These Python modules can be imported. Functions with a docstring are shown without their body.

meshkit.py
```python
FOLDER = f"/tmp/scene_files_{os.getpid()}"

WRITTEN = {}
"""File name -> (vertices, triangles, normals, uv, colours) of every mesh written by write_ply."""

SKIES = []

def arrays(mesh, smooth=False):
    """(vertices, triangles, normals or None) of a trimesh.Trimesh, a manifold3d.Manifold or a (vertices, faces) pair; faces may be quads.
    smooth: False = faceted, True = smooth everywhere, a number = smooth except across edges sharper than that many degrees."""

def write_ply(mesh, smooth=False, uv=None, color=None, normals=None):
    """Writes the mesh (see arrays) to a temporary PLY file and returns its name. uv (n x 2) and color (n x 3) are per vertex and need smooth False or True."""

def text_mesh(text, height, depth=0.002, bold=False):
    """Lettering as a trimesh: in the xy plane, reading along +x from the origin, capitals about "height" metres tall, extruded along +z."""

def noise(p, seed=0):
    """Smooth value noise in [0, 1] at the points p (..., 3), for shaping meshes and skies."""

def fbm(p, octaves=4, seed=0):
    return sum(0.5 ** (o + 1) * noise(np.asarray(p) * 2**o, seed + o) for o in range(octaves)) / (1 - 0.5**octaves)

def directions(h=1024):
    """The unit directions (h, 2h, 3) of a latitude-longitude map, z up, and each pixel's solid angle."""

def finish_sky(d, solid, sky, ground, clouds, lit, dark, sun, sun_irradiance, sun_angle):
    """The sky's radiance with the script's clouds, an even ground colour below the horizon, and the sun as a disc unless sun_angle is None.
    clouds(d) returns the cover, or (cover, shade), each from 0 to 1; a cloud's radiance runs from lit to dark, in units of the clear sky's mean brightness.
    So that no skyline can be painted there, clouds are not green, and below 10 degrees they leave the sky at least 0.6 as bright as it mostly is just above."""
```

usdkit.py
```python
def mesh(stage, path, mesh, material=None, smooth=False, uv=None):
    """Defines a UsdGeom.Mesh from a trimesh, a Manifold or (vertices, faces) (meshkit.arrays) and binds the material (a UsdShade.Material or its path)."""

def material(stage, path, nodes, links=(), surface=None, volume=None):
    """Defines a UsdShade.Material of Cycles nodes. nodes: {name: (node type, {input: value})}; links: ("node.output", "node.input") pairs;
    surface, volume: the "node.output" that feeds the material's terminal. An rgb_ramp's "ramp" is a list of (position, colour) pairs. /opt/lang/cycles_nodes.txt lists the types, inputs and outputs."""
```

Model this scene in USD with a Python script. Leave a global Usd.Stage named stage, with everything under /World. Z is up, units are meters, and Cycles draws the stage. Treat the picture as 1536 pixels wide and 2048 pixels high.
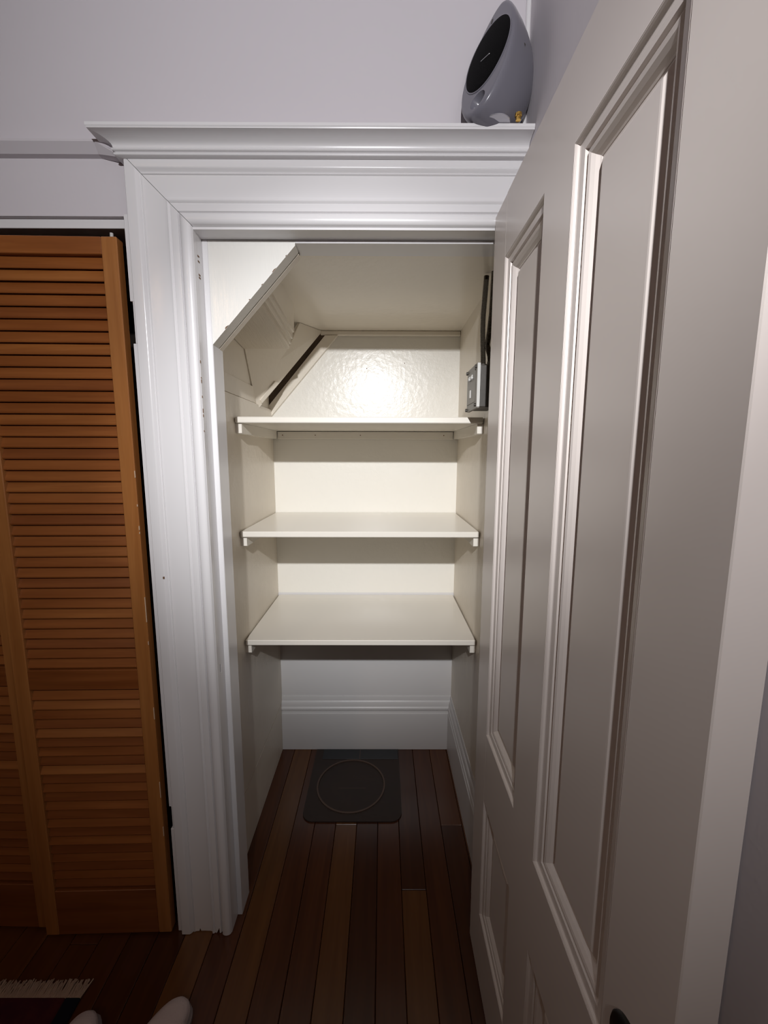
import math, random
import numpy as np, trimesh, manifold3d as m3
from shapely.geometry import Polygon, Point, box as sbox
from pxr import Usd, UsdGeom, UsdLux, UsdShade, Gf, Sdf
import usdkit, meshkit

random.seed(7); rng = np.random.default_rng(7)
stage = Usd.Stage.CreateInMemory()
UsdGeom.SetStageUpAxis(stage, UsdGeom.Tokens.z); UsdGeom.SetStageMetersPerUnit(stage, 1.0)
UsdGeom.Xform.Define(stage, '/World'); UsdGeom.Scope.Define(stage, '/World/Looks')

# ------------------------------------------------------------------ camera, lights, exposure
F_PX, PITCH, YAW, ROLL, CAM = 828.99, .1378, .0030, -.0024, (0.0, -1.0933, 1.4438)
EXPOSURE = 0.25
cam = UsdGeom.Camera.Define(stage, '/World/camera')
cy, sy, cp, sp, cr, sr = math.cos(YAW), math.sin(YAW), math.cos(PITCH), math.sin(PITCH), math.cos(ROLL), math.sin(ROLL)
_R0, _F0, _Z = np.array([cy, -sy, 0]), np.array([sy, cy, 0]), np.array([0, 0, 1.])
_F, _U0 = _F0 * cp - _Z * sp, _F0 * sp + _Z * cp
_R, _U = _R0 * cr - _U0 * sr, _R0 * sr + _U0 * cr
mm = np.eye(4); mm[0, :3], mm[1, :3], mm[2, :3], mm[3, :3] = _R, _U, -_F, CAM
cam.AddTransformOp().Set(Gf.Matrix4d(*mm.ravel().tolist()))
cam.CreateHorizontalApertureAttr(36.0); cam.CreateVerticalApertureAttr(48.0)
cam.CreateFocalLengthAttr(36.0 * F_PX / 1536); cam.CreateClippingRangeAttr(Gf.Vec2f(.02, 50))
cam.CreateExposureAttr(EXPOSURE)

def spot(name, pos, target, color, intensity, radius, angle, soft):
    l = UsdLux.SphereLight.Define(stage, '/World/' + name)
    l.CreateRadiusAttr(radius); l.CreateColorAttr(Gf.Vec3f(*color)); l.CreateIntensityAttr(intensity); l.CreateNormalizeAttr(True)
    d = np.array(target, float) - pos; d /= np.linalg.norm(d)
    zx = -d; x = np.cross([0, 0, 1], zx); x /= np.linalg.norm(x); y = np.cross(zx, x)
    t = np.eye(4); t[0, :3], t[1, :3], t[2, :3], t[3, :3] = x, y, zx, pos
    l.AddTransformOp().Set(Gf.Matrix4d(*t.ravel().tolist()))
    s = UsdLux.ShapingAPI.Apply(l.GetPrim()); s.CreateShapingConeAngleAttr(angle); s.CreateShapingConeSoftnessAttr(soft)
    return l
TORCH = np.array([-.08, -1.87, 2.16])           # a hand torch held up behind the camera
spot('torch_spill', TORCH, (-.03, .78, 1.88), (.975, .975, 1.0), 20.8, .02, 51.5, 1.0)
spot('torch_core', TORCH, (-.06, .78, 1.16), (.975, .985, 1.0), 44.0, .02, 20, 1.0)
warm_fill = UsdLux.DiskLight.Define(stage, '/World/room_lamp')  # added warm fill for ambient light, no known fixture
warm_fill.CreateRadiusAttr(.16); warm_fill.CreateColorAttr(Gf.Vec3f(1.0, .66, .42)); warm_fill.CreateIntensityAttr(1.7); warm_fill.CreateNormalizeAttr(True)
warm_fill.AddTranslateOp().Set(Gf.Vec3d(-1.5, -2.5, 2.66))

# ------------------------------------------------------------------ materials
L = '/World/Looks/'
def paint(name, color, rough=.35, bump=.15, scale=60, tint=None, tint_scale=3.0, spec=.5, dist=.002, stretch=None, detail=4):
    tint = tint or tuple(c * .93 for c in color)
    n = {'tc': ('texture_coordinate', {}), 'map': ('mapping', {'scale': stretch or (1, 1, 1)}),
         'n1': ('noise_texture', {'scale': scale, 'detail': detail, 'roughness': .55}),
         'n2': ('noise_texture', {'scale': tint_scale, 'detail': 3}),
         'mix': ('mix', {'color1': color, 'color2': tint}),
         'b': ('bump', {'strength': bump, 'distance': dist}),
         'p': ('principled_bsdf', {'roughness': rough, 'specular_ior_level': spec})}
    l = [('tc.object', 'map.vector'), ('map.vector', 'n1.vector'), ('map.vector', 'n2.vector'), ('n2.fac', 'mix.fac'), ('mix.color', 'p.base_color'),
         ('n1.fac', 'b.height'), ('b.normal', 'p.normal')]
    return usdkit.material(stage, L + name, n, l, surface='p.BSDF')
def wood(name, dark, light, axis, rough=.3, ring=38, bump=.12, spec=.5):
    s = {'x': (.06, 1, 1), 'y': (1, .06, 1), 'z': (1, 1, .06)}[axis]
    n = {'tc': ('texture_coordinate', {}), 'oi': ('object_info', {}), 'map': ('mapping', {'scale': s}),
         'off': ('vector_math', {'math_type': 'scale', 'vector1': (13.1, 7.7, 9.3)}), 'add': ('vector_math', {'math_type': 'add'}),
         'g': ('noise_texture', {'scale': ring, 'detail': 5, 'roughness': .6, 'distortion': .35}),
         'h': ('noise_texture', {'scale': ring * 6, 'detail': 3}),
         'r': ('rgb_ramp', {'ramp': [(.28, dark), (.52, tuple((a + b) / 2 for a, b in zip(dark, light))), (.72, light)]}),
         'b': ('bump', {'strength': bump, 'distance': .001}),
         'p': ('principled_bsdf', {'roughness': rough, 'specular_ior_level': spec})}
    l = [('tc.object', 'map.vector'), ('oi.random', 'off.scale'), ('map.vector', 'add.vector1'), ('off.vector', 'add.vector2'),
         ('add.vector', 'g.vector'), ('add.vector', 'h.vector'), ('g.fac', 'r.fac'), ('r.color', 'p.base_color'), ('h.fac', 'b.height'), ('b.normal', 'p.normal')]
    return usdkit.material(stage, L + name, n, l, surface='p.BSDF')
def plain(name, color, rough=.5, metal=0., spec=.5):
    return usdkit.material(stage, L + name, {'p': ('principled_bsdf', {'base_color': color, 'roughness': rough, 'metallic': metal, 'specular_ior_level': spec})}, [], surface='p.BSDF')

M = dict(
    plaster=paint('plaster', (.66, .62, .65), .65, .18, 90, (.62, .585, .612), 2.0, dist=.0012),
    farwall=paint('far_wall_low_bounce', (.34, .29, .27), .7, .18, 90, (.32, .275, .255), 2.0),  # unseen walls, coloured darker to cut the bounce light
    trim=paint('trim_paint', (.77, .755, .76), .24, .10, 26, (.75, .735, .74), 4.0, dist=.0012),
    door=paint('door_paint', (.695, .63, .59), .30, .08, 40, (.675, .61, .57), 3.0, dist=.0008),
    cream=paint('cream_paint', (.84, .775, .67), .24, .20, 34, (.81, .74, .63), 5.0, dist=.004),
    creamrough=paint('thick_cream_paint', (.85, .82, .755), .24, .36, 38, (.83, .80, .73), 6.0, dist=.004, detail=8, spec=.26),
    panelwhite=paint('panel_white_paint', (.79, .775, .735), .2, .3, 60, (.77, .755, .71), 6.0, dist=.003, stretch=(1, 1, .12)),
    creamwall=paint('cream_wall_paint', (.80, .73, .625), .40, .40, 22, (.73, .66, .555), 7.0, dist=.005),
    shelf=paint('shelf_paint', (.84, .795, .715), .25, .06, 50, (.82, .775, .695), 4.0, dist=.001),
    closetwhite=paint('closet_white_paint', (.74, .725, .72), .34, .15, 40, dist=.002),
    board=paint('rough_board_paint', (.80, .73, .62), .5, .5, 120, (.72, .645, .53), 9.0, dist=.003, stretch=(1, .08, 1)),
    pine_a=wood('louver_wood_a', (.205, .058, .012), (.325, .108, .026), 'x', .38),
    pine_b=wood('louver_wood_b', (.17, .046, .010), (.27, .085, .021), 'x', .40),
    pine_c=wood('louver_wood_c', (.245, .075, .016), (.37, .135, .034), 'x', .38),
    pine_v=wood('stile_wood', (.30, .108, .026), (.42, .17, .048), 'z', .36),
    fir0=wood('fir_plank_a', (.066, .018, .006), (.105, .033, .010), 'y', .26),
    fir1=wood('fir_plank_b', (.084, .025, .007), (.135, .046, .013), 'y', .26),
    fir2=wood('fir_plank_c', (.108, .039, .010), (.165, .065, .018), 'y', .28),
    fir3=wood('fir_plank_d', (.048, .0135, .005), (.08, .025, .008), 'y', .26),
    subfloor=plain('subfloor_dark', (.02, .012, .008), .9),
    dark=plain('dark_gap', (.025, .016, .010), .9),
    slotshade=paint('slot_shade', (.05, .032, .02), .8, .8, 60, (.12, .08, .05), 30., dist=.006),  # dark rough colour stands in for the shaded cavity of the slot
    palechip=plain('pale_chip', (.60, .42, .28), .7),
    chip=plain('bare_wood_chip', (.16, .085, .04), .7),
    silver=paint('silver_plastic', (.17, .165, .195), .22, .03, 400, (.18, .175, .205), 3.0),
    silverlight=plain('silver_ring', (.55, .54, .58), .25, .6),
    grille=paint('black_grille', (.003, .003, .0035), .7, .5, 900, (.002, .002, .002), 300., dist=.001, spec=.08),
    gold=plain('gold_terminal', (.75, .47, .12), .25, 1.0),
    badge=plain('badge_grey', (.5, .5, .52), .3, .8),
    steel=paint('worn_steel', (.22, .205, .18), .42, .2, 120, (.14, .125, .10), 12., dist=.001),
    steelpale=paint('pale_galvanised', (.62, .61, .58), .35, .15, 80, (.48, .47, .44), 14., dist=.001),
    darksteel=paint('dark_steel', (.06, .05, .04), .45, .2, 100, (.035, .03, .024), 10., dist=.001),
    cable=plain('armoured_cable', (.10, .085, .065), .38, .7),
    plate=paint('dark_plate', (.045, .025, .017), .6, .5, 60, (.030, .022, .020), 9., dist=.002),
    ring=plain('plate_ring', (.13, .085, .065), .55, .2),
    platestrip=paint('plate_strip', (.022, .025, .03), .35, .3, 60, (.012, .013, .015), 9.),
    rug=paint('rug_wool', (.10, .018, .016), .95, .8, 300, (.03, .008, .02), 26., spec=.1, dist=.004),
    rugborder=paint('rug_border', (.012, .012, .02), .95, .8, 300, (.008, .007, .012), 26., spec=.1),
    fringe=plain('rug_fringe', (.42, .30, .22), .95, 0, .1),
    slipper=paint('slipper_cloth', (.62, .52, .50), .9, .5, 260, (.56, .46, .44), 20., spec=.1),
    slippersole=paint('slipper_sole', (.22, .18, .17), .85, .3, 200),
    knob=plain('dark_bronze', (.02, .017, .015), .35, .7),
    porcelain=plain('porcelain_knob', (.55, .47, .42), .2),
)

# ------------------------------------------------------------------ helpers
used = {}
def path_for(name, parent):
    base = parent.GetPath().pathString if parent else '/World'
    k = used.setdefault((base, name), -1) + 1; used[(base, name)] = k
    return base + '/' + (name if k == 0 else f'{name}_{k:03d}')
def data(prim, label=None, category=None, group=None, kind=None):
    for k, v in (('label', label), ('category', category), ('group', group), ('kind', kind)):
        if v: prim.SetCustomDataByKey(k, v)
    return prim
def obj(name, mesh, mat, parent=None, smooth=False, **kw):
    p = usdkit.mesh(stage, path_for(name, parent), mesh, M[mat] if isinstance(mat, str) else mat, smooth=smooth).GetPrim()
    return data(p, **kw)
def thing(name, loc=(0, 0, 0), rot=None, **kw):
    x = UsdGeom.Xform.Define(stage, path_for(name, None)); x.AddTranslateOp().Set(Gf.Vec3d(*map(float, loc)))
    if rot: x.AddRotateXYZOp().Set(Gf.Vec3f(*rot))
    return data(x.GetPrim(), **kw)
def cat(*ms): return trimesh.util.concatenate(list(ms))
def bx(x0, x1, y0, y1, z0, z1, b=0.0):
    if x0 > x1: x0, x1 = x1, x0
    if y0 > y1: y0, y1 = y1, y0
    if z0 > z1: z0, z1 = z1, z0
    if b <= 0:
        m = trimesh.creation.box(extents=(x1 - x0, y1 - y0, z1 - z0)); m.apply_translation(((x0 + x1) / 2, (y0 + y1) / 2, (z0 + z1) / 2)); return m
    pts = []
    for x, sx in ((x0, 1), (x1, -1)):
        for y, sy_ in ((y0, 1), (y1, -1)):
            for z, sz in ((z0, 1), (z1, -1)):
                pts += [(x + sx * b, y + sy_ * b, z), (x + sx * b, y, z + sz * b), (x, y + sy_ * b, z + sz * b)]
    return trimesh.convex.convex_hull(np.array(pts))
def loft(rings, cap=True, closed=True):
    """rings: list of (N,3) arrays with the same N; a closed tube through them, capped with fans (convex or nearly) at both ends."""
    r = [np.asarray(x, float) for x in rings]; n = len(r[0]); v = np.vstack(r); f = []
    for k in range(len(r) - 1):
        for i in range(n if closed else n - 1):
            j = (i + 1) % n; a, b, c, d = k * n + i, k * n + j, (k + 1) * n + j, (k + 1) * n + i
            f += [(a, b, c), (a, c, d)]
    if cap:
        for k, flip in ((0, True), (len(r) - 1, False)):
            c = len(v); v = np.vstack([v, r[k].mean(0)])
            for i in range(n):
                t = (c, k * n + i, k * n + (i + 1) % n); f.append(t[::-1] if flip else t)
    m = trimesh.Trimesh(v, f, process=False); m.fix_normals(); return m
def prism(poly, axis, a, b):
    """extrudes a shapely polygon drawn in the two other axes along axis from a to b: 'x': (y,z); 'y': (x,z); 'z': (x,y)"""
    m = trimesh.creation.extrude_polygon(poly, abs(b - a), engine='earcut'); v = m.vertices.copy(); lo = min(a, b)
    if axis == 'z': w = v + [0, 0, lo]
    elif axis == 'y': w = np.c_[v[:, 0], v[:, 2] + lo, v[:, 1]]
    else: w = np.c_[v[:, 2] + lo, v[:, 0], v[:, 1]]
    m = trimesh.Trimesh(w, m.faces, process=False); m.fix_normals(); return m
def tube(path, r, n=10, ridge=0, pitch=.004):
    p = np.asarray(path, float); rings = []
    t = np.gradient(p, axis=0); t /= np.linalg.norm(t, axis=1, keepdims=True)
    up = np.array([0.3, 1, .1]); s = 0
    for i in range(len(p)):
        a = np.cross(t[i], up); a /= np.linalg.norm(a); b = np.cross(t[i], a)
        rr = r + ridge * (i % 2)
        th = np.linspace(0, 2 * np.pi, n, endpoint=False)
        rings.append(p[i] + rr * (np.cos(th)[:, None] * a + np.sin(th)[:, None] * b))
    return loft(rings)
def lathe(profile, n=40):
    pr = np.asarray(profile, float); th = np.linspace(0, 2 * np.pi, n, endpoint=False)
    return loft([np.c_[r * np.cos(th), r * np.sin(th), np.full(n, z)] for r, z in pr])
def resample(pts, n):
    p = np.asarray(pts, float); d = np.r_[0, np.cumsum(np.linalg.norm(np.diff(p, axis=0), axis=1))]
    s = np.linspace(0, d[-1], n); return np.stack([np.interp(s, d, p[:, k]) for k in range(p.shape[1])], 1)
def xf(m, T):
    m = m.copy(); m.apply_transform(T); return m
def rough_edges(m, amp, scale, seed=0):
    m = m.copy(); v = m.vertices; v += (np.stack([meshkit.noise(v * scale, seed + k) for k in range(3)], 1) - .5) * amp; return trimesh.Trimesh(v, m.faces, process=False)

# ------------------------------------------------------------------ key sizes (metres)
XL, XR, YB = -.495, .335, .790          # closet side walls and back wall
JL, JR, JH = -.4565, .3105, 1.9770        # door rebate of the closet opening
CEIL = 1.9715                            # closet ceiling
ROOM_H, ROOM_L, ROOM_F = 2.75, -3.6, -4.6
BIF_L, BIF_R, BIF_H = -1.385, -.622, 1.992

# ------------------------------------------------------------------ setting: shell
S = dict(kind='structure')
wb = cat(bx(ROOM_L, BIF_L, 0, .10, 0, ROOM_H), bx(BIF_L, BIF_R, 0, .10, 2.013, ROOM_H), bx(BIF_R, JL - .03, .02, .10, 0, 2.013), bx(BIF_R, XR, 0, .10, 2.013, ROOM_H))
obj('wall_back', wb, 'plaster', **S)
obj('wall_right', bx(XR, XR + .12, ROOM_F, 0.0, 0, ROOM_H), 'plaster', **S)
obj('wall_left', bx(ROOM_L - .12, ROOM_L, ROOM_F, .1, 0, ROOM_H), 'farwall', **S)
obj('wall_front', bx(ROOM_L - .12, XR + .12, ROOM_F - .12, ROOM_F, 0, ROOM_H), 'farwall', **S)
obj('ceiling', bx(ROOM_L - .12, XR + .12, ROOM_F - .12, .12, ROOM_H, ROOM_H + .1), 'plaster', **S)
obj('trim_corner_strip', bx(.3245, XR, -.006, 0, 2.17, ROOM_H, .002), 'trim', **S)

# closet shell
obj('wall_closet_left', cat(bx(XL - .10, XL - .006, .10, YB + .1, 0, 2.2), bx(XL - .006, XL, .10, .60, 1.640, 1.700, .001), bx(XL - .006, XL + .0045, .10, YB, .2425, 1.638, .0015), bx(XL - .006, XL, .10, YB, 0, .2425)), 'creamwall', **S)
obj('wall_closet_right', bx(XR, XR + .12, 0.0, YB + .1, 0, 2.2), 'creamwall', **S)
obj('wall_closet_back_upper', bx(XL - .1, XR + .12, YB, YB + .1, .80, 2.2), 'creamrough', **S)
obj('wall_closet_back_lower', bx(XL - .1, XR + .12, YB, YB + .1, 0, .80), 'closetwhite', **S)
obj('ceiling_closet', bx(XL - .1, XR + .12, .10, YB + .1, CEIL, CEIL + .05), 'cream', **S)
obj('trim_closet_ceiling', bx(-.27, XR, YB - .014, YB, 1.950, CEIL, .004), 'cream', **S)

# closet behind the louvered doors, its shade put into near-black wall colour
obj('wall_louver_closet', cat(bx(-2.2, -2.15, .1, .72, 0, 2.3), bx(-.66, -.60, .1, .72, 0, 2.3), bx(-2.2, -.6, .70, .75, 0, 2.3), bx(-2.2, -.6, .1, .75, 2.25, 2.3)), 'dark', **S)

# ------------------------------------------------------------------ floor: planks laid front to back
floor = obj('floor', bx(ROOM_L - .1, XR + .12, ROOM_F - .1, YB + .1, -.06, -.022), 'subfloor', **S)
PW, X0 = .0828, -.1000
k0 = math.floor((ROOM_L - X0) / PW); tones = ['fir0', 'fir1', 'fir2', 'fir3']
fixed = {-1: 'fir2', -2: 'fir0', 0: 'fir3', 1: 'fir0', 2: 'fir3', 3: 'fir0', -3: 'fir0', -4: 'fir2', -5: 'fir0', -6: 'fir2', -7: 'fir3', -8: 'fir3', 4: 'fir1'}
for k in range(k0, 6):
    a, b = X0 + k * PW, X0 + (k + 1) * PW
    a, b = max(a, ROOM_L), min(b, XR)
    if b - a < .01: continue
    ys = [ROOM_F]
    y = ROOM_F + rng.uniform(.6, 1.9)
    while y < YB - .4:
        ys.append(y); y += rng.uniform(1.3, 2.4)
    ys.append(YB)
    if k == -1: ys = [ROOM_F, -1.5, .355, YB]
    if k in (0, -2, 1, -3): ys = [ROOM_F, -1.2 - .2 * k, YB]
    for q in range(len(ys) - 1):
        t = fixed.get(k, tones[int(rng.integers(0, 4))])
        if q < len(ys) - 2 and k != -1: t = tones[int(rng.integers(0, 4))]
        obj('plank', bx(a + .0007, b - .0007, ys[q] + .0007, ys[q + 1] - .0007, -.022, float(rng.uniform(-.0006, 0)), .0015), t, floor)

# ------------------------------------------------------------------ door casing (profile swept with a mitre)
def casing_profile():
    p = [(0, 0), (0, .021), (.002, .0235), (.0235, .0235), (.0275, .0215), (.032, .0165), (.0345, .0150), (.0365, .0180), (.0385, .0150),
         (.050, .0138), (.066, .0134), (.082, .0138), (.090, .0150), (.0925, .0205), (.0960, .0215), (.0985, .0200), (.1005, .0180), (.104, .0195), (.118, .0195), (.1205, .0150), (.1225, .0150)]
    for t in np.linspace(0, math.pi, 11): p.append((.1360 - .0135 * math.cos(t), .0185 + .0085 * math.sin(t)))
    p += [(.1510, .0165), (.1510, 0)]
    return np.array(p)
PR = casing_profile()
CX0, CZT = -.607, 2.1335                # outer edge and top
def sweep_profile(prof, r0, r1):
    """r0, r1: (N,3) positions of the profile points at both ends"""
    n = len(prof); v = np.vstack([r0, r1]); f = []
    for i in range(n):
        j = (i + 1) % n; f += [(i, j, n + j), (i, n + j, n + i)]
    tv, tf = trimesh.creation.triangulate_polygon(Polygon(prof), engine='earcut')
    idx = np.array([int(np.argmin(((prof - p) ** 2).sum(1))) for p in tv])
    for t in idx[tf]: f += [tuple(t[::-1]), tuple(t + n)]
    m = trimesh.Trimesh(v, f, process=False); m.fix_normals(); return m
left = sweep_profile(PR, np.c_[CX0 + PR[:, 0], -PR[:, 1], np.full(len(PR), .002)], np.c_[CX0 + PR[:, 0], -PR[:, 1], CZT - PR[:, 0] - .0006])
notch = prism(Polygon([(-.507, -.01), (-.4935, .020), (-.4925, -.01)]), 'y', -.05, .01)
notch2 = prism(Polygon([(-.560, -.01), (-.5545, .012), (-.548, -.01)]), 'y', -.05, .01)
def boolean(a, b, op='-'):
    def man(m):
        m = trimesh.Trimesh(m.vertices, m.faces, process=True); m.merge_vertices(); m.fix_normals()
        return m3.Manifold(m3.Mesh(np.asarray(m.vertices, np.float32), np.asarray(m.faces, np.uint32)))
    A, B = man(a), man(b)
    r = (A - B) if op == '-' else (A + B) if op == '+' else (A ^ B)
    if r.is_empty(): return a
    q = r.to_mesh(); return trimesh.Trimesh(np.array(q.vert_properties[:, :3]), np.array(q.tri_verts), process=False)
left = boolean(boolean(left, notch), notch2)
casing = thing('trim_casing', (0, 0, 0), **S)
obj('side_board', left, 'trim', casing, smooth=35)
obj('head_board', sweep_profile(PR, np.c_[CX0 + PR[:, 0] + .0006, -PR[:, 1], CZT - PR[:, 0]], np.c_[np.full(len(PR), XR - .001), -PR[:, 1], CZT - PR[:, 0]]), 'trim', casing, smooth=35)
RC = np.array([(.126, 0)] + [tuple(p) for p in PR if p[0] >= .126 and p[1] > 0] + [(.151, 0)])
obj('side_board', sweep_profile(RC, np.c_[JR + .151 - RC[:, 0] - .001, -RC[:, 1], np.full(len(RC), .002)], np.c_[JR + .151 - RC[:, 0] - .001, -RC[:, 1], np.full(len(RC), JH)]), 'trim', casing, smooth=35)
obj('nail_hole', bx(-.5845, -.5805, -.0242, -.0225, 1.1145, 1.1205), 'chip', casing)
# bare chips on the lower edge of the casing
obj('paint_chip', prism(Polygon([(-.5065, .003), (-.4935, .0195), (-.493, .003)]), 'y', -.012, -.008), 'chip', casing)

# jambs: rebate, stop and inner lining
jamb = thing('trim_jamb', (0, 0, 0), **S)
jl = bx(JL - .03, JL, .0, .10, 0, JH + .03)
jl = boolean(jl, bx(JL - .014, JL + .01, .002, .008, .832, .858))
obj('side_lining', jl, 'trim', jamb)
obj('strike_recess', bx(JL - .0145, JL - .0135, .0, .0085, .831, .859), 'dark', jamb)  # dark backing put in for the shade inside the strike hole
obj('head_lining', bx(JL, JR, -.0155, .10, JH, JH + .03), 'trim', jamb)
obj('side_lining', bx(JR, JR + .022, .0, .10, 0, JH + .03), 'trim', jamb)
obj('stop', bx(JL, -.4415, .032, .1005, 0, JH, .0015), 'trim', jamb)
obj('stop', bx(.296, JR, .032, .10, 0, JH, .0015), 'trim', jamb)
obj('stop', bx(-.2225, .296, .032, .10, 1.9695, JH, .001), 'trim', jamb)
for z, dx in ((1.925, .0), (1.913, .001), (1.882, .0015), (1.8755, .002)):
    obj('paint_chip', bx(JL - .0005, JL + .0006, .003 + dx, .012 + dx, z, z + .004, .0002), 'chip', jamb)
# ragged bare edge of the casing along the rebate
for k in range(7):
    z = 1.50 + .028 * k + .01 * math.sin(k * 2.1); h = .004 + .008 * ((k * 37) % 5) / 5
    obj('paint_chip', bx(-.4565, -.4552, -.0172, -.0150, z, z + h, .0003), 'chip', jamb)

# cornice over the head casing, returned at its left end
def cornice_profile():
    p = [(0, 0), (.010, 0), (.0125, .0015), (.0135, .0045), (.0120, .0070), (.0095, .0080), (.0110, .0095), (.0150, .0105), (.0165, .0130), (.0150, .0160), (.0120, .0170)]
    for t in np.linspace(0, math.pi / 2, 9): p.append((.0135 + .0345 * (1 - math.cos(t)), .0185 + .0185 * math.sin(t)))
    p += [(.0485, .0400), (.0500, .0420), (.0500, .0490), (.0485, .0500), (0, .0500)]
    return np.array(p) * (1, .86)
CP = cornice_profile()
y0, z0 = -.0235, 2.1240
front = sweep_profile(CP, np.c_[CX0 - CP[:, 0], y0 - CP[:, 0], z0 + CP[:, 1]], np.c_[np.full(len(CP), XR - .001), y0 - CP[:, 0], z0 + CP[:, 1]])
ret = sweep_profile(CP, np.c_[CX0 - CP[:, 0], y0 - CP[:, 0], z0 + CP[:, 1]], np.c_[CX0 - CP[:, 0], np.zeros(len(CP)), z0 + CP[:, 1]])
fill = bx(CX0, XR - .001, y0, 0, z0 + .0105, z0 + .0425)
obj('trim_cornice', cat(front, ret, fill), 'trim', smooth=35, **S)

# left of the casing: picture rail, opening trim, louvered pair
pr_ = [(0, 2.1385), (-.013, 2.1400), (-.029, 2.1570), (-.030, 2.1610), (0, 2.1630)]
rail = prism(Polygon(pr_), 'x', ROOM_L, -.600)
flare = trimesh.convex.convex_hull(np.array([(-.668, -.0295, 2.158), (-.668, -.014, 2.1395), (-.6075, -.024, 2.1265), (-.668, 0, 2.160), (-.668, 0, 2.1385), (-.6075, 0, 2.1265), (-.6075, 0, 2.150), (-.6075, -.0255, 2.131)]))
obj('trim_picture_rail', cat(rail, flare), 'plaster', **S)
obj('trim_louver_head', bx(BIF_L, BIF_R + .014, .012, .10, BIF_H, 2.0135, .001), 'trim', **S)
js = cat(*[bx(BIF_R + a, CX0 + .001, -.012, .10, z, w, .001) for a, z, w in ((.0, 0, .352), (.006, .352, .425), (.0, .425, 1.716), (.006, 1.716, 1.815), (.0, 1.815, BIF_H + .02))])
obj('trim_louver_jamb', js, 'trim', **S)
obj('trim_louver_jamb', bx(BIF_L - .02, BIF_L, -.012, .10, 0, BIF_H + .02, .001), 'trim', **S)

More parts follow.
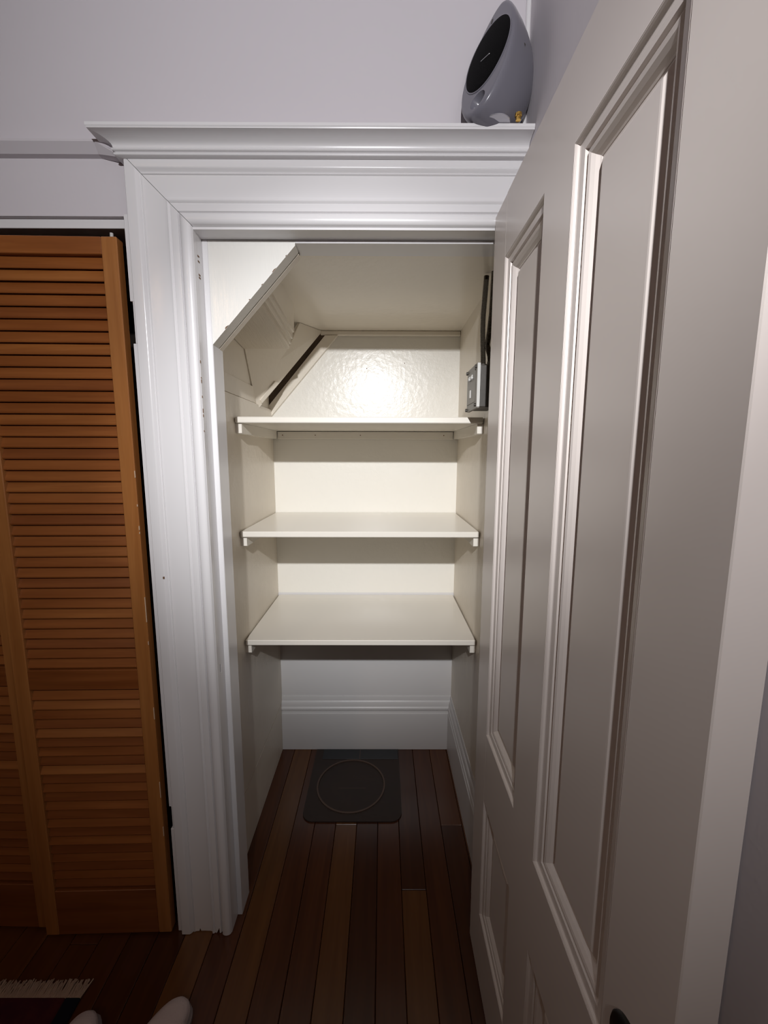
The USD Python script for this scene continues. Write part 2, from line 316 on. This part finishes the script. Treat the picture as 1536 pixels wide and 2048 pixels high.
# ------------------------------------------------------------------ louvered bifold leaves
LW, LT = .372, .028
def leaf(name, loc, rotz, label):
    """local frame: origin at the right front bottom corner, x runs left as negative, y into the closet"""
    t = thing(name, loc, (0, 0, rotz), kind='structure', label=label)
    sw, H = .038, 1.950
    for a, b in ((-sw, 0), (-LW, -LW + sw)): obj('stile', bx(a, b, 0, LT, 0, H, .002), 'pine_v', t)
    obj('rail', bx(-LW + sw, -sw, .001, LT - .001, H - .040, H, .0015), 'pine_a', t)
    obj('rail', bx(-LW + sw, -sw, .001, LT - .001, .790, .848, .0015), 'pine_b', t)
    obj('rail', bx(-LW + sw, -sw, .001, LT - .001, 0, .150, .0015), 'pine_b', t)
    ang = math.radians(68); pitch = .02855
    def slat(z, mt, d=0.0):
        w, th = .0376, .0060
        sec = Polygon([(-w / 2 + .0025, -th / 2), (w / 2 - .0025, -th / 2), (w / 2, -th / 2 + .002), (w / 2, th / 2 - .002), (w / 2 - .0025, th / 2), (-w / 2 + .0025, th / 2), (-w / 2, th / 2 - .002), (-w / 2, -th / 2 + .002)])
        m = prism(sec, 'x', -LW + sw - .003, -sw + .003); a = ang + d
        R = trimesh.transformations.rotation_matrix(a, (1, 0, 0)); m.apply_transform(R); m.apply_translation((0, LT / 2, z)); obj('slat', m, mt, t)
    z = 1.8965; i = 0
    while z > .866: slat(z, ['pine_a', 'pine_b', 'pine_a', 'pine_c'][(i * 7 + i // 3) % 4], .03 * math.sin(i * 5.1)); z -= pitch; i += 1
    z = .774
    while z > .165: slat(z, 'pine_c' if i in (38, 41, 45) else ['pine_b', 'pine_a'][i % 2], -.12 if i in (38, 41, 45) else .03 * math.sin(i * 3.3)); z -= pitch; i += 1  # light caught by the loose slats is also put into lighter wood
    if rotz > 0:
        for zc, hc in ((1.375, .018), (1.30, .006), (1.238, .011), (1.228, .005), (.985, .07), (.92, .01), (.70, .035), (.455, .05), (.33, .03)):
            obj('paint_chip', bx(-.0016, .0006, -.0006, .0016, zc, zc + hc, .0003), 'palechip', t)
    obj('pivot', cat(trimesh.creation.cylinder(.004, .014, sections=16, transform=trimesh.transformations.translation_matrix((-.018, LT / 2, H + .006)))), 'steelpale', t)
    return t
leaf('door_2', (-.6375, -.022, .008), 1.3, 'orange-stained louvered bifold leaf beside the white casing')
la = math.radians(1.3)
hx, hy = -.6375 - (LW + .003) * math.cos(la), -.022 - (LW + .003) * math.sin(la) * -1
leaf('door_3', (hx, -.022 + .012, .008), -1.0, 'orange-stained louvered bifold leaf cut off by the left edge of the photo')

# ------------------------------------------------------------------ inside the closet: under-stair pieces
DX0, DZ0, DX1, DZ1 = -.4425, 1.7240, -.2220, 1.9640       # diagonal lower edge of the corner panel
tri = Polygon([(-.4414, JH - .001), (DX1, JH - .001), (DX1, DZ1), (-.4414, DZ0 + (DZ1 - DZ0) * (-.4414 - DX0) / (DX1 - DX0))])
pan = prism(tri, 'y', .0325, .072)
obj('trim_diagonal_panel', pan, 'panelwhite', **S)
ux, uz = (DX1 - DX0), (DZ1 - DZ0); ul = math.hypot(ux, uz); ux, uz = ux / ul, uz / ul
chips = thing('trim_paint_chips', (0, 0, 0), **S)
def diag_strip(off0, off1, y0_, y1_, e0=0., e1=0.):
    nx, nz = -uz, ux
    pts = [(DX0 + ux * e0 + nx * off0, DZ0 + uz * e0 + nz * off0), (DX1 + ux * e1 + nx * off0, DZ1 + uz * e1 + nz * off0), (DX1 + ux * e1 + nx * off1, DZ1 + uz * e1 + nz * off1), (DX0 + ux * e0 + nx * off1, DZ0 + uz * e0 + nz * off1)]
    return prism(Polygon(pts), 'y', y0_, y1_)
for e, w_, h_ in ((.052, .012, .0035), (.060, .006, .002), (.148, .004, .003), (.196, .007, .002), (.238, .016, .0025), (.290, .005, .002)):
    x, z = DX0 + ux * e, DZ0 + uz * e
    obj('paint_chip', prism(Polygon([(x, z + .0005), (x + ux * w_, z + uz * w_ + .0005), (x + ux * w_ * .6 - uz * h_, z + uz * w_ * .6 + ux * h_), (x + ux * w_ * .2 - uz * h_ * .8, z + uz * w_ * .2 + ux * h_ * .8)]), 'y', .0319, .0335), 'chip', chips)
obj('trim_diagonal_backing', diag_strip(.004, .03, .072, .076), 'dark', **S)
obj('trim_diagonal_backing', diag_strip(-.001, .03, .076, .100), 'cream', **S)
soff = thing('ceiling_stair_soffit', (0, 0, 0), **S)
SY = .462
def sloped(x0, x1, y0_, y1_, z0_, z1_, dz):
    return trimesh.convex.convex_hull(np.array([(x, y, z) for x in (x0, x1) for y, zl in ((y0_, z0_ + dz), (y1_, z0_)) for z in (zl, z1_)]))
obj('soffit_board', sloped(XL - .004, -.336, .100, SY, 1.8185, CEIL, .034), 'board', soff)
obj('soffit_moulding', cat(sloped(-.336, -.329, .100, SY - .003, 1.834, CEIL, .034), sloped(-.329, -.3225, .100, SY - .003, 1.852, CEIL, .034), sloped(-.3225, -.317, .100, SY - .003, 1.874, CEIL, .034)), 'cream', soff)
# leaning panel that closes the corner, a dark strip put in for the shade of the slot beside it and the sloping trim on the back wall
PP = np.array([(-.4965, .4637, 1.8182), (-.3731, .6448, 1.8757), (-.3369, .6719, 1.9700), (-.2615, .7849, 1.9700), (-.4921, .5873, 1.6228), (-.4965, .5754, 1.6290)])
nrm = np.cross(PP[5] - PP[0], PP[3] - PP[0]); nrm /= np.linalg.norm(nrm)
if nrm[1] > 0: nrm = -nrm
obj('wall_corner_panel', loft([PP - nrm * .012, PP]), 'cream', **S)
LP = np.array([(-.4825, .5912, 1.6445), (-.4250, .6411, 1.7295), (-.4342, .6223, 1.7341), (-.4850, .5807, 1.6547)])
obj('trim_corner_lip', trimesh.convex.convex_hull(np.vstack([LP, LP + nrm * .006])), 'cream', **S)
obj('trim_dark_slot', prism(Polygon([(-.232, 1.966), (-.275, 1.966), (-.60, 1.625), (-.60, 1.56), (-.525, 1.56), (-.50, 1.66)]), 'y', .779, YB + .001), 'slotshade', **S)
obj('trim_sloping', prism(Polygon([(-.2493, 1.9495), (-.1956, 1.9495), (-.4905, 1.6120), (-.515, 1.590), (-.515, 1.640), (-.5042, 1.6512)]), 'y', .772, YB), 'cream', **S)
for x, z in ((-.071, 1.816), (.094, 1.839)):
    obj('nail_head', trimesh.creation.cylinder(.002, .002, sections=10, transform=trimesh.transformations.translation_matrix((x, YB - .0005, z)) @ trimesh.transformations.rotation_matrix(math.pi / 2, (1, 0, 0))), 'chip', **S)

# baseboards
def base_profile():
    return np.array([(0, 0), (.016, 0), (.016, .186), (.0145, .190), (.0105, .192), (.0105, .203), (.0150, .208), (.0165, .214), (.0150, .220), (.0115, .224), (.0105, .236), (.0085, .246), (.0045, .252), (.0040, .268), (.0025, .275), (0, .275)])
BP = base_profile()
obj('baseboard_closet_back', sweep_profile(BP, np.c_[np.full(len(BP), XL), YB - BP[:, 0], BP[:, 1] + .001], np.c_[np.full(len(BP), XR), YB - BP[:, 0], BP[:, 1] + .001]), 'closetwhite', smooth=30, **S)
obj('baseboard_closet_right', sweep_profile(BP, np.c_[XR - BP[:, 0], np.full(len(BP), .102), BP[:, 1] + .001], np.c_[XR - BP[:, 0], np.full(len(BP), YB - .003), BP[:, 1] + .001]), 'closetwhite', smooth=30, **S)
obj('baseboard_closet_left', bx(XL, XL + .0045, .101, YB - .017, .002, .2385, 0), 'creamwall', **S)

# ------------------------------------------------------------------ shelves
for n_, (zt, lab, yf) in enumerate(((1.5660, 'top white closet shelf at eye level, under the sloping panel', .300), (1.1815, 'middle white closet shelf, second of three', .302), (.7900, 'lowest white closet shelf, nearest the floor', .302))):
    t = thing('shelf', (0, 0, 0), label=lab, category='shelf', group='white closet shelves')
    x0 = XL + .0075
    obj('board', bx(x0, XR - .004, yf, YB - .002, zt - .020, zt, .0025), 'shelf', t)
    for a, b in ((x0 - .003, x0 + .018), (XR - .021, XR - .0005)):
        c = Polygon([(yf + .012, zt - .0205), (yf + .012, zt - .052), (yf + .016, zt - .0545), (YB - .02, zt - .0545), (YB - .02, zt - .0205)])
        obj('cleat', prism(c, 'x', a, b), 'shelf', t)
    if n_ == 0:
        obj('back_cleat', bx(x0 + .02, XR - .024, YB - .016, YB - .0005, zt - .0545, zt - .0225, .001), 'shelf', t)
        for x in (-.445, -.30, -.10, .27):
            obj('nail_head', trimesh.creation.cylinder(.0022, .002, sections=10, transform=trimesh.transformations.translation_matrix((x, YB - .0163, zt - .038)) @ trimesh.transformations.rotation_matrix(math.pi / 2, (1, 0, 0))), 'chip', t)

# ------------------------------------------------------------------ panelled door, open at a right angle
DXF, DT, DYH, DYF, DB, DTOP = .266, .0395, -.024, -.786, .008, 2.000
door = thing('door_1', (0, 0, 0), kind='structure', label='white four-panel closet door standing open on the right')
YS = [DYH, -.1215, -.3435, -.4535, -.6790, DYF]; ZS = [DB, .200, .5465, .7330, 1.8720, DTOP]
def dm(ya, yb, za, zb): return bx(DXF, DXF + DT, ya, yb, za, zb, .0012)
obj('hinge_stile', dm(YS[0], YS[1], DB, DTOP), 'door', door); obj('latch_stile', dm(YS[4], YS[5], DB, DTOP), 'door', door)
def flat(ya, yb, za, zb, b=0): return bx(DXF, DXF + DT, ya, yb, za, zb, b)
for za, zb in ((ZS[0], ZS[1]), (ZS[2], ZS[3]), (ZS[4], ZS[5])): obj('rail', flat(YS[1] , YS[4], za, zb), 'door', door)
for za, zb in ((ZS[1], ZS[2]), (ZS[3], ZS[4])): obj('muntin', flat(YS[2], YS[3], za, zb), 'door', door)
def rect_loft(y0_, y1_, za, zb, prof, fillc=False):
    """prof: (inset, depth below the face)"""
    rings = []
    lo, hi = min(y0_, y1_), max(y0_, y1_)
    for u, d in prof: rings.append(np.array([(DXF + d, lo + u, za + u), (DXF + d, hi - u, za + u), (DXF + d, hi - u, zb - u), (DXF + d, lo + u, zb - u)]))
    v = np.vstack(rings); f = []
    n = len(rings)
    for k in range(n - 1 if fillc else n):
        for i in range(4):
            j = (i + 1) % 4; a, b, c, d = k * 4 + i, k * 4 + j, ((k + 1) % n) * 4 + j, ((k + 1) % n) * 4 + i
            f += [(a, b, c), (a, c, d)]
    if fillc:
        o = (n - 1) * 4; f += [(o, o + 1, o + 2), (o, o + 2, o + 3), (2, 1, 0), (3, 2, 0)]
    m = trimesh.Trimesh(v, f, process=False); m.fix_normals(); return m
mould = [(0, .030), (0, .0004), (.0012, .0004), (.0034, .0024), (.0050, .0055), (.0070, .0062), (.0120, .0062), (.0185, .0068), (.0195, .0120), (.0225, .0135), (.0240, .0095), (.0265, .0080), (.0310, .0095), (.0360, .0135), (.0400, .0178), (.0420, .0190), (.0420, .030)]
fieldp = [(.0415, .031), (.0415, .0200), (.0440, .0200), (.0545, .0135), (.0570, .0132)]
for za, zb in ((ZS[1], ZS[2]), (ZS[3], ZS[4])):
    for ya, yb in ((YS[1], YS[2]), (YS[3], YS[4])):
        obj('panel', rect_loft(ya, yb, za, zb, fieldp, True), 'door', door)
        obj('panel_moulding', rect_loft(ya, yb, za, zb, mould), 'door', door)
def ydisc(r, h, x, y, z, n=36):
    return trimesh.creation.cylinder(r, h, sections=n, transform=trimesh.transformations.translation_matrix((x, y, z)) @ trimesh.transformations.rotation_matrix(math.pi / 2, (0, 1, 0)))
kt = trimesh.transformations.translation_matrix((DXF, -.738, .806)) @ trimesh.transformations.rotation_matrix(-math.pi / 2, (0, 1, 0))
obj('knob_rose', xf(lathe([(.001, 0), (.036, 0), (.036, .003), (.033, .006), (.014, .0085), (.001, .0085)]), kt), 'knob', door, smooth=40, label='dark round rose of the door knob')

# ------------------------------------------------------------------ old switch box with armoured cables, on the right closet wall
t = thing('switch_box', (0, 0, 0), label='old grey metal switch box with dark armoured cables beside the top shelf', category='electrical box')
fx, ya, yb, za, zb = .270, .140, .276, 1.5785, 1.7060
obj('body', bx(fx + .010, XR - .0005, ya + .010, yb - .008, za + .004, zb - .004, .002), 'darksteel', t)  # dark colour carries the shadow of the open door on the body
cov = bx(fx, fx + .0100, ya, yb, za, zb, .0012)
obj('cover', cov, 'steel', t)
obj('cover_edge', bx(fx + .0010, fx + .0100, ya - .0008, ya + .0006, za + .004, zb - .001, .0003), 'steelpale', t, label='front edge of the cover, its lit look put into pale colour')  # pale strip carries the light falling on this edge
obj('cover_panel', bx(fx - .0016, fx + .0005, ya + .020, yb - .008, za + .020, zb - .014, .0008), 'steel', t)
for y, z in ((ya + .008, zb - .010), (yb - .006, zb - .008), (ya + .008, za + .010), (yb - .004, za + .006)):
    obj('screw', ydisc(.0052, .006, fx - .002, y, z, 14), 'darksteel', t)
for y in (ya + .058, ya + .094):
    obj('latch', cat(bx(fx - .005, fx - .001, y - .009, y + .009, zb - .030, zb - .025, .001), ydisc(.005, .006, fx - .004, y - .006, zb - .034, 14)), 'steelpale', t)
obj('keyhole_tab', bx(fx - .005, fx - .001, ya + .068, ya + .080, za + .036, za + .060, .001), 'steelpale', t)
def cable(path): return tube(resample(path, 150), .0068, 9, .0016)
obj('cable', cable([(.305, .215, 1.700), (.3035, .215, 1.735), (.300, .210, 1.775), (.297, .205, 1.815), (.2965, .203, 1.855), (.300, .206, 1.905), (.304, .210, 1.964)]), 'cable', t, smooth=50)
obj('cable', cable([(.318, .178, 1.700), (.3165, .185, 1.735), (.310, .196, 1.765), (.3125, .186, 1.800), (.315, .178, 1.85), (.316, .176, 1.900), (.318, .178, 1.964)]), 'cable', t, smooth=50)
obj('connector', cat(trimesh.creation.cylinder(.011, .014, sections=8, transform=trimesh.transformations.translation_matrix((.305, .215, 1.7085))), trimesh.creation.cylinder(.011, .014, sections=8, transform=trimesh.transformations.translation_matrix((.318, .178, 1.7085)))), 'darksteel', t)

# ------------------------------------------------------------------ plate let into the closet floor
t = thing('floor_plate', (-.121, .567, 0), label='dark worn plate with a round lid on the closet floor by the back wall', category='floor plate')
pl = sbox(-.200, -.203, .200, .203).buffer(-.045).buffer(.045).union(sbox(-.200, 0, .200, .203))
cxy = (-.016, -.018); R_ = .1435
obj('plate', prism(pl.difference(Point(cxy).buffer(R_ + .006, 40)), 'z', .0002, .0050), 'plate', t)
obj('rim', prism(Point(cxy).buffer(R_ + .006, 40).difference(Point(cxy).buffer(R_ - .001, 40)), 'z', .0002, .0075), 'ring', t)
obj('lid', prism(Point(cxy).buffer(R_ - .002, 40), 'z', .0002, .0040), 'plate', t)
obj('lid_seam', bx(-.07, .05, -.037, -.0355, .0035, .0042), 'ring', t)
obj('back_strip', bx(-.165, .196, .135, .201, .005, .0064, .0005), 'platestrip', t)
obj('strip_seam', bx(.012, .0145, .136, .201, .0064, .007), 'ring', t)

# ------------------------------------------------------------------ silver speaker on the cornice
t = thing('speaker', (.2485, -.0665, 2.1672), None, label='silver egg-shaped speaker with a black grille, on the white door cornice', category='speaker')
def egg_outline(n=72, s=1.0, du=0.0):
    """(u lateral, w up) outline of the egg seen square on: broad below, pointed above"""
    out = []
    for th in np.linspace(0, 2 * np.pi, n, endpoint=False):
        c, q = math.cos(th), math.sin(th)
        w = .118 * q if q < 0 else .162 * q
        k = 1 - .28 * max(q, 0) ** 2.2
        out.append((.0635 * c * k * s + du, (w) * s))
    return np.array(out)
tilt, turn = math.radians(18), math.radians(-52)
T = trimesh.transformations
TS = T.translation_matrix((-.024, .0, .113)) @ T.rotation_matrix(turn, (0, 0, 1)) @ T.rotation_matrix(-tilt, (1, 0, 0))
def face_pts(o, d): return np.c_[o[:, 0], np.full(len(o), d), o[:, 1]]       # local: x lateral, y back, z up along the face
DSC = 1.22
prof = [(-.0040, .905), (-.0030, .945), (-.0005, .972), (.0040, .990), (.0120, 1.0), (.030, .992), (.048, .955), (.064, .890), (.078, .795), (.090, .670), (.099, .510), (.105, .330), (.108, .12)]
rings = [face_pts(egg_outline(s=s) + np.array([0, .012 * (max(d, 0) / .1) ** 2]), d * (DSC if d > .012 else 1)) for d, s in prof]
body = loft(rings)
gc, ga, gb = (-.002, .027), .0540, .0830
def ell(a, b, c, d, n=60): th = np.linspace(0, 2 * np.pi, n, endpoint=False); return np.c_[c[0] + a * np.cos(th), np.full(n, d), c[1] + b * np.sin(th)]
port_c, port_a, port_b = (.002, -.0835), .0190, .0185
cut = loft([ell(port_a, port_b, port_c, -.02), ell(port_a, port_b, port_c, -.003), ell(port_a * .8, port_b * .8, port_c, .006), ell(port_a * .45, port_b * .45, port_c, .014)])
body = boolean(body, cut)
obj('body', xf(body, TS), 'silver', t, smooth=32)
obj('grille', xf(loft([ell(ga, gb, gc, -.0035), ell(ga, gb, gc, -.0052), ell(ga * .9, gb * .9, gc, -.0072), ell(ga * .6, gb * .6, gc, -.0095), ell(ga * .25, gb * .25, gc, -.0105)]), TS), 'grille', t, smooth=40)
gr = loft([ell(ga + .0028, gb + .0028, gc, -.0036), ell(ga + .0028, gb + .0028, gc, -.0052), ell(ga + .0004, gb + .0004, gc, -.0056), ell(ga + .0004, gb + .0004, gc, -.0036)], cap=False)
obj('grille_ring', xf(gr, TS), 'silver', t, smooth=40)
obj('grille_mark', xf(bx(-.012, .012, -.0112, -.0098, -.0005 + .012, .0015 + .012, .0004), TS), 'badge', t)
obj('badge', xf(bx(-.019, -.015, -.0046, -.0028, .116, .127, .0004), TS @ T.rotation_matrix(0, (0, 1, 0))), 'darksteel', t)
obj('slot', xf(bx(.0570, .0600, .036, .041, .028, .046, .0005), TS), 'darksteel', t)
obj('foot', lathe([(.001, 0), (.030, 0), (.031, .0015), (.029, .0035), (.001, .004)]), 'silverlight', t, smooth=40)
obj('terminal', xf(lathe([(.001, 0), (.0055, 0), (.0055, .007), (.0075, .008), (.0075, .013), (.001, .013)], 16), T.translation_matrix((.046, -.012, .001))), 'gold', t, smooth=40, label='small gold terminal')

# ------------------------------------------------------------------ rug corner and slippers, low on the left
t = thing('rug', (-.803, -.165, 0), label='dark red rug with a tan fringe and black border, in the bottom left corner', category='rug')
obj('pile', bx(-1.2, -.040, -1.9, -.008, .0005, .009, .003), 'rug', t)
obj('border', cat(bx(-.040, 0, -1.9, -.008, .0005, .009, .003)), 'rugborder', t)
fr = []
for k in range(900):
    x = -1.2 + 1.2 * (k + rng.uniform(-.4, .4)) / 900; l_ = rng.uniform(.016, .032); dx = rng.uniform(-.008, .008); h = rng.uniform(.004, .011)
    p = resample([(x, -.010, .007), (x + dx * .4, -.002 + l_ * .45, h), (x + dx, l_, .0035 + rng.uniform(0, .004))], 4)
    fr.append(tube(p, .0019, 4))
obj('fringe', cat(*fr), 'fringe', t, kind='stuff')
def slipper(name, loc, rz, label):
    t = thing(name, loc, (0, 0, rz), label=label, category='slipper', group='pale slippers')
    L_, W = .26, .100
    y = np.linspace(0, 1, 26)
    wl = W / 2 * np.clip(1.02 - np.abs((y - .60) / .60) ** 2.6 * .55, .1, 1) * np.sqrt(np.clip(1 - ((y - .5) / .5) ** 6, 0, 1))
    out = np.vstack([np.c_[wl, (y - 1) * L_], np.c_[-wl[::-1], (y[::-1] - 1) * L_]])
    P = Polygon(out).buffer(0).simplify(.0005)
    obj('sole', prism(P, 'z', .0005, .013), 'slippersole', t)
    rings = []
    for k, (h, s) in enumerate(((.013, .985), (.026, .97), (.036, .90), (.0425, .72), (.0455, .42))):
        n = 40; th = np.linspace(-.05 * np.pi, 1.05 * np.pi, n)
        a = W / 2 * s * 1.0; b = .125 * s
        rings.append(np.c_[a * np.sign(np.cos(th)) * np.abs(np.cos(th)) ** .8, -.128 + b * np.sin(th) ** 1 * (1 if True else 0), np.full(n, h + .003 * k * 0)])
    obj('upper', loft(rings), 'slipper', t, smooth=50)
    return t
slipper('slipper', (-.752, -.204, .0), 4, 'pale cloth slipper nearer the rug, toe pointing at the louvered doors')
slipper('slipper', (-.514, -.180, .0), -22, 'pale cloth slipper farther from the rug, its grey sole edge showing')
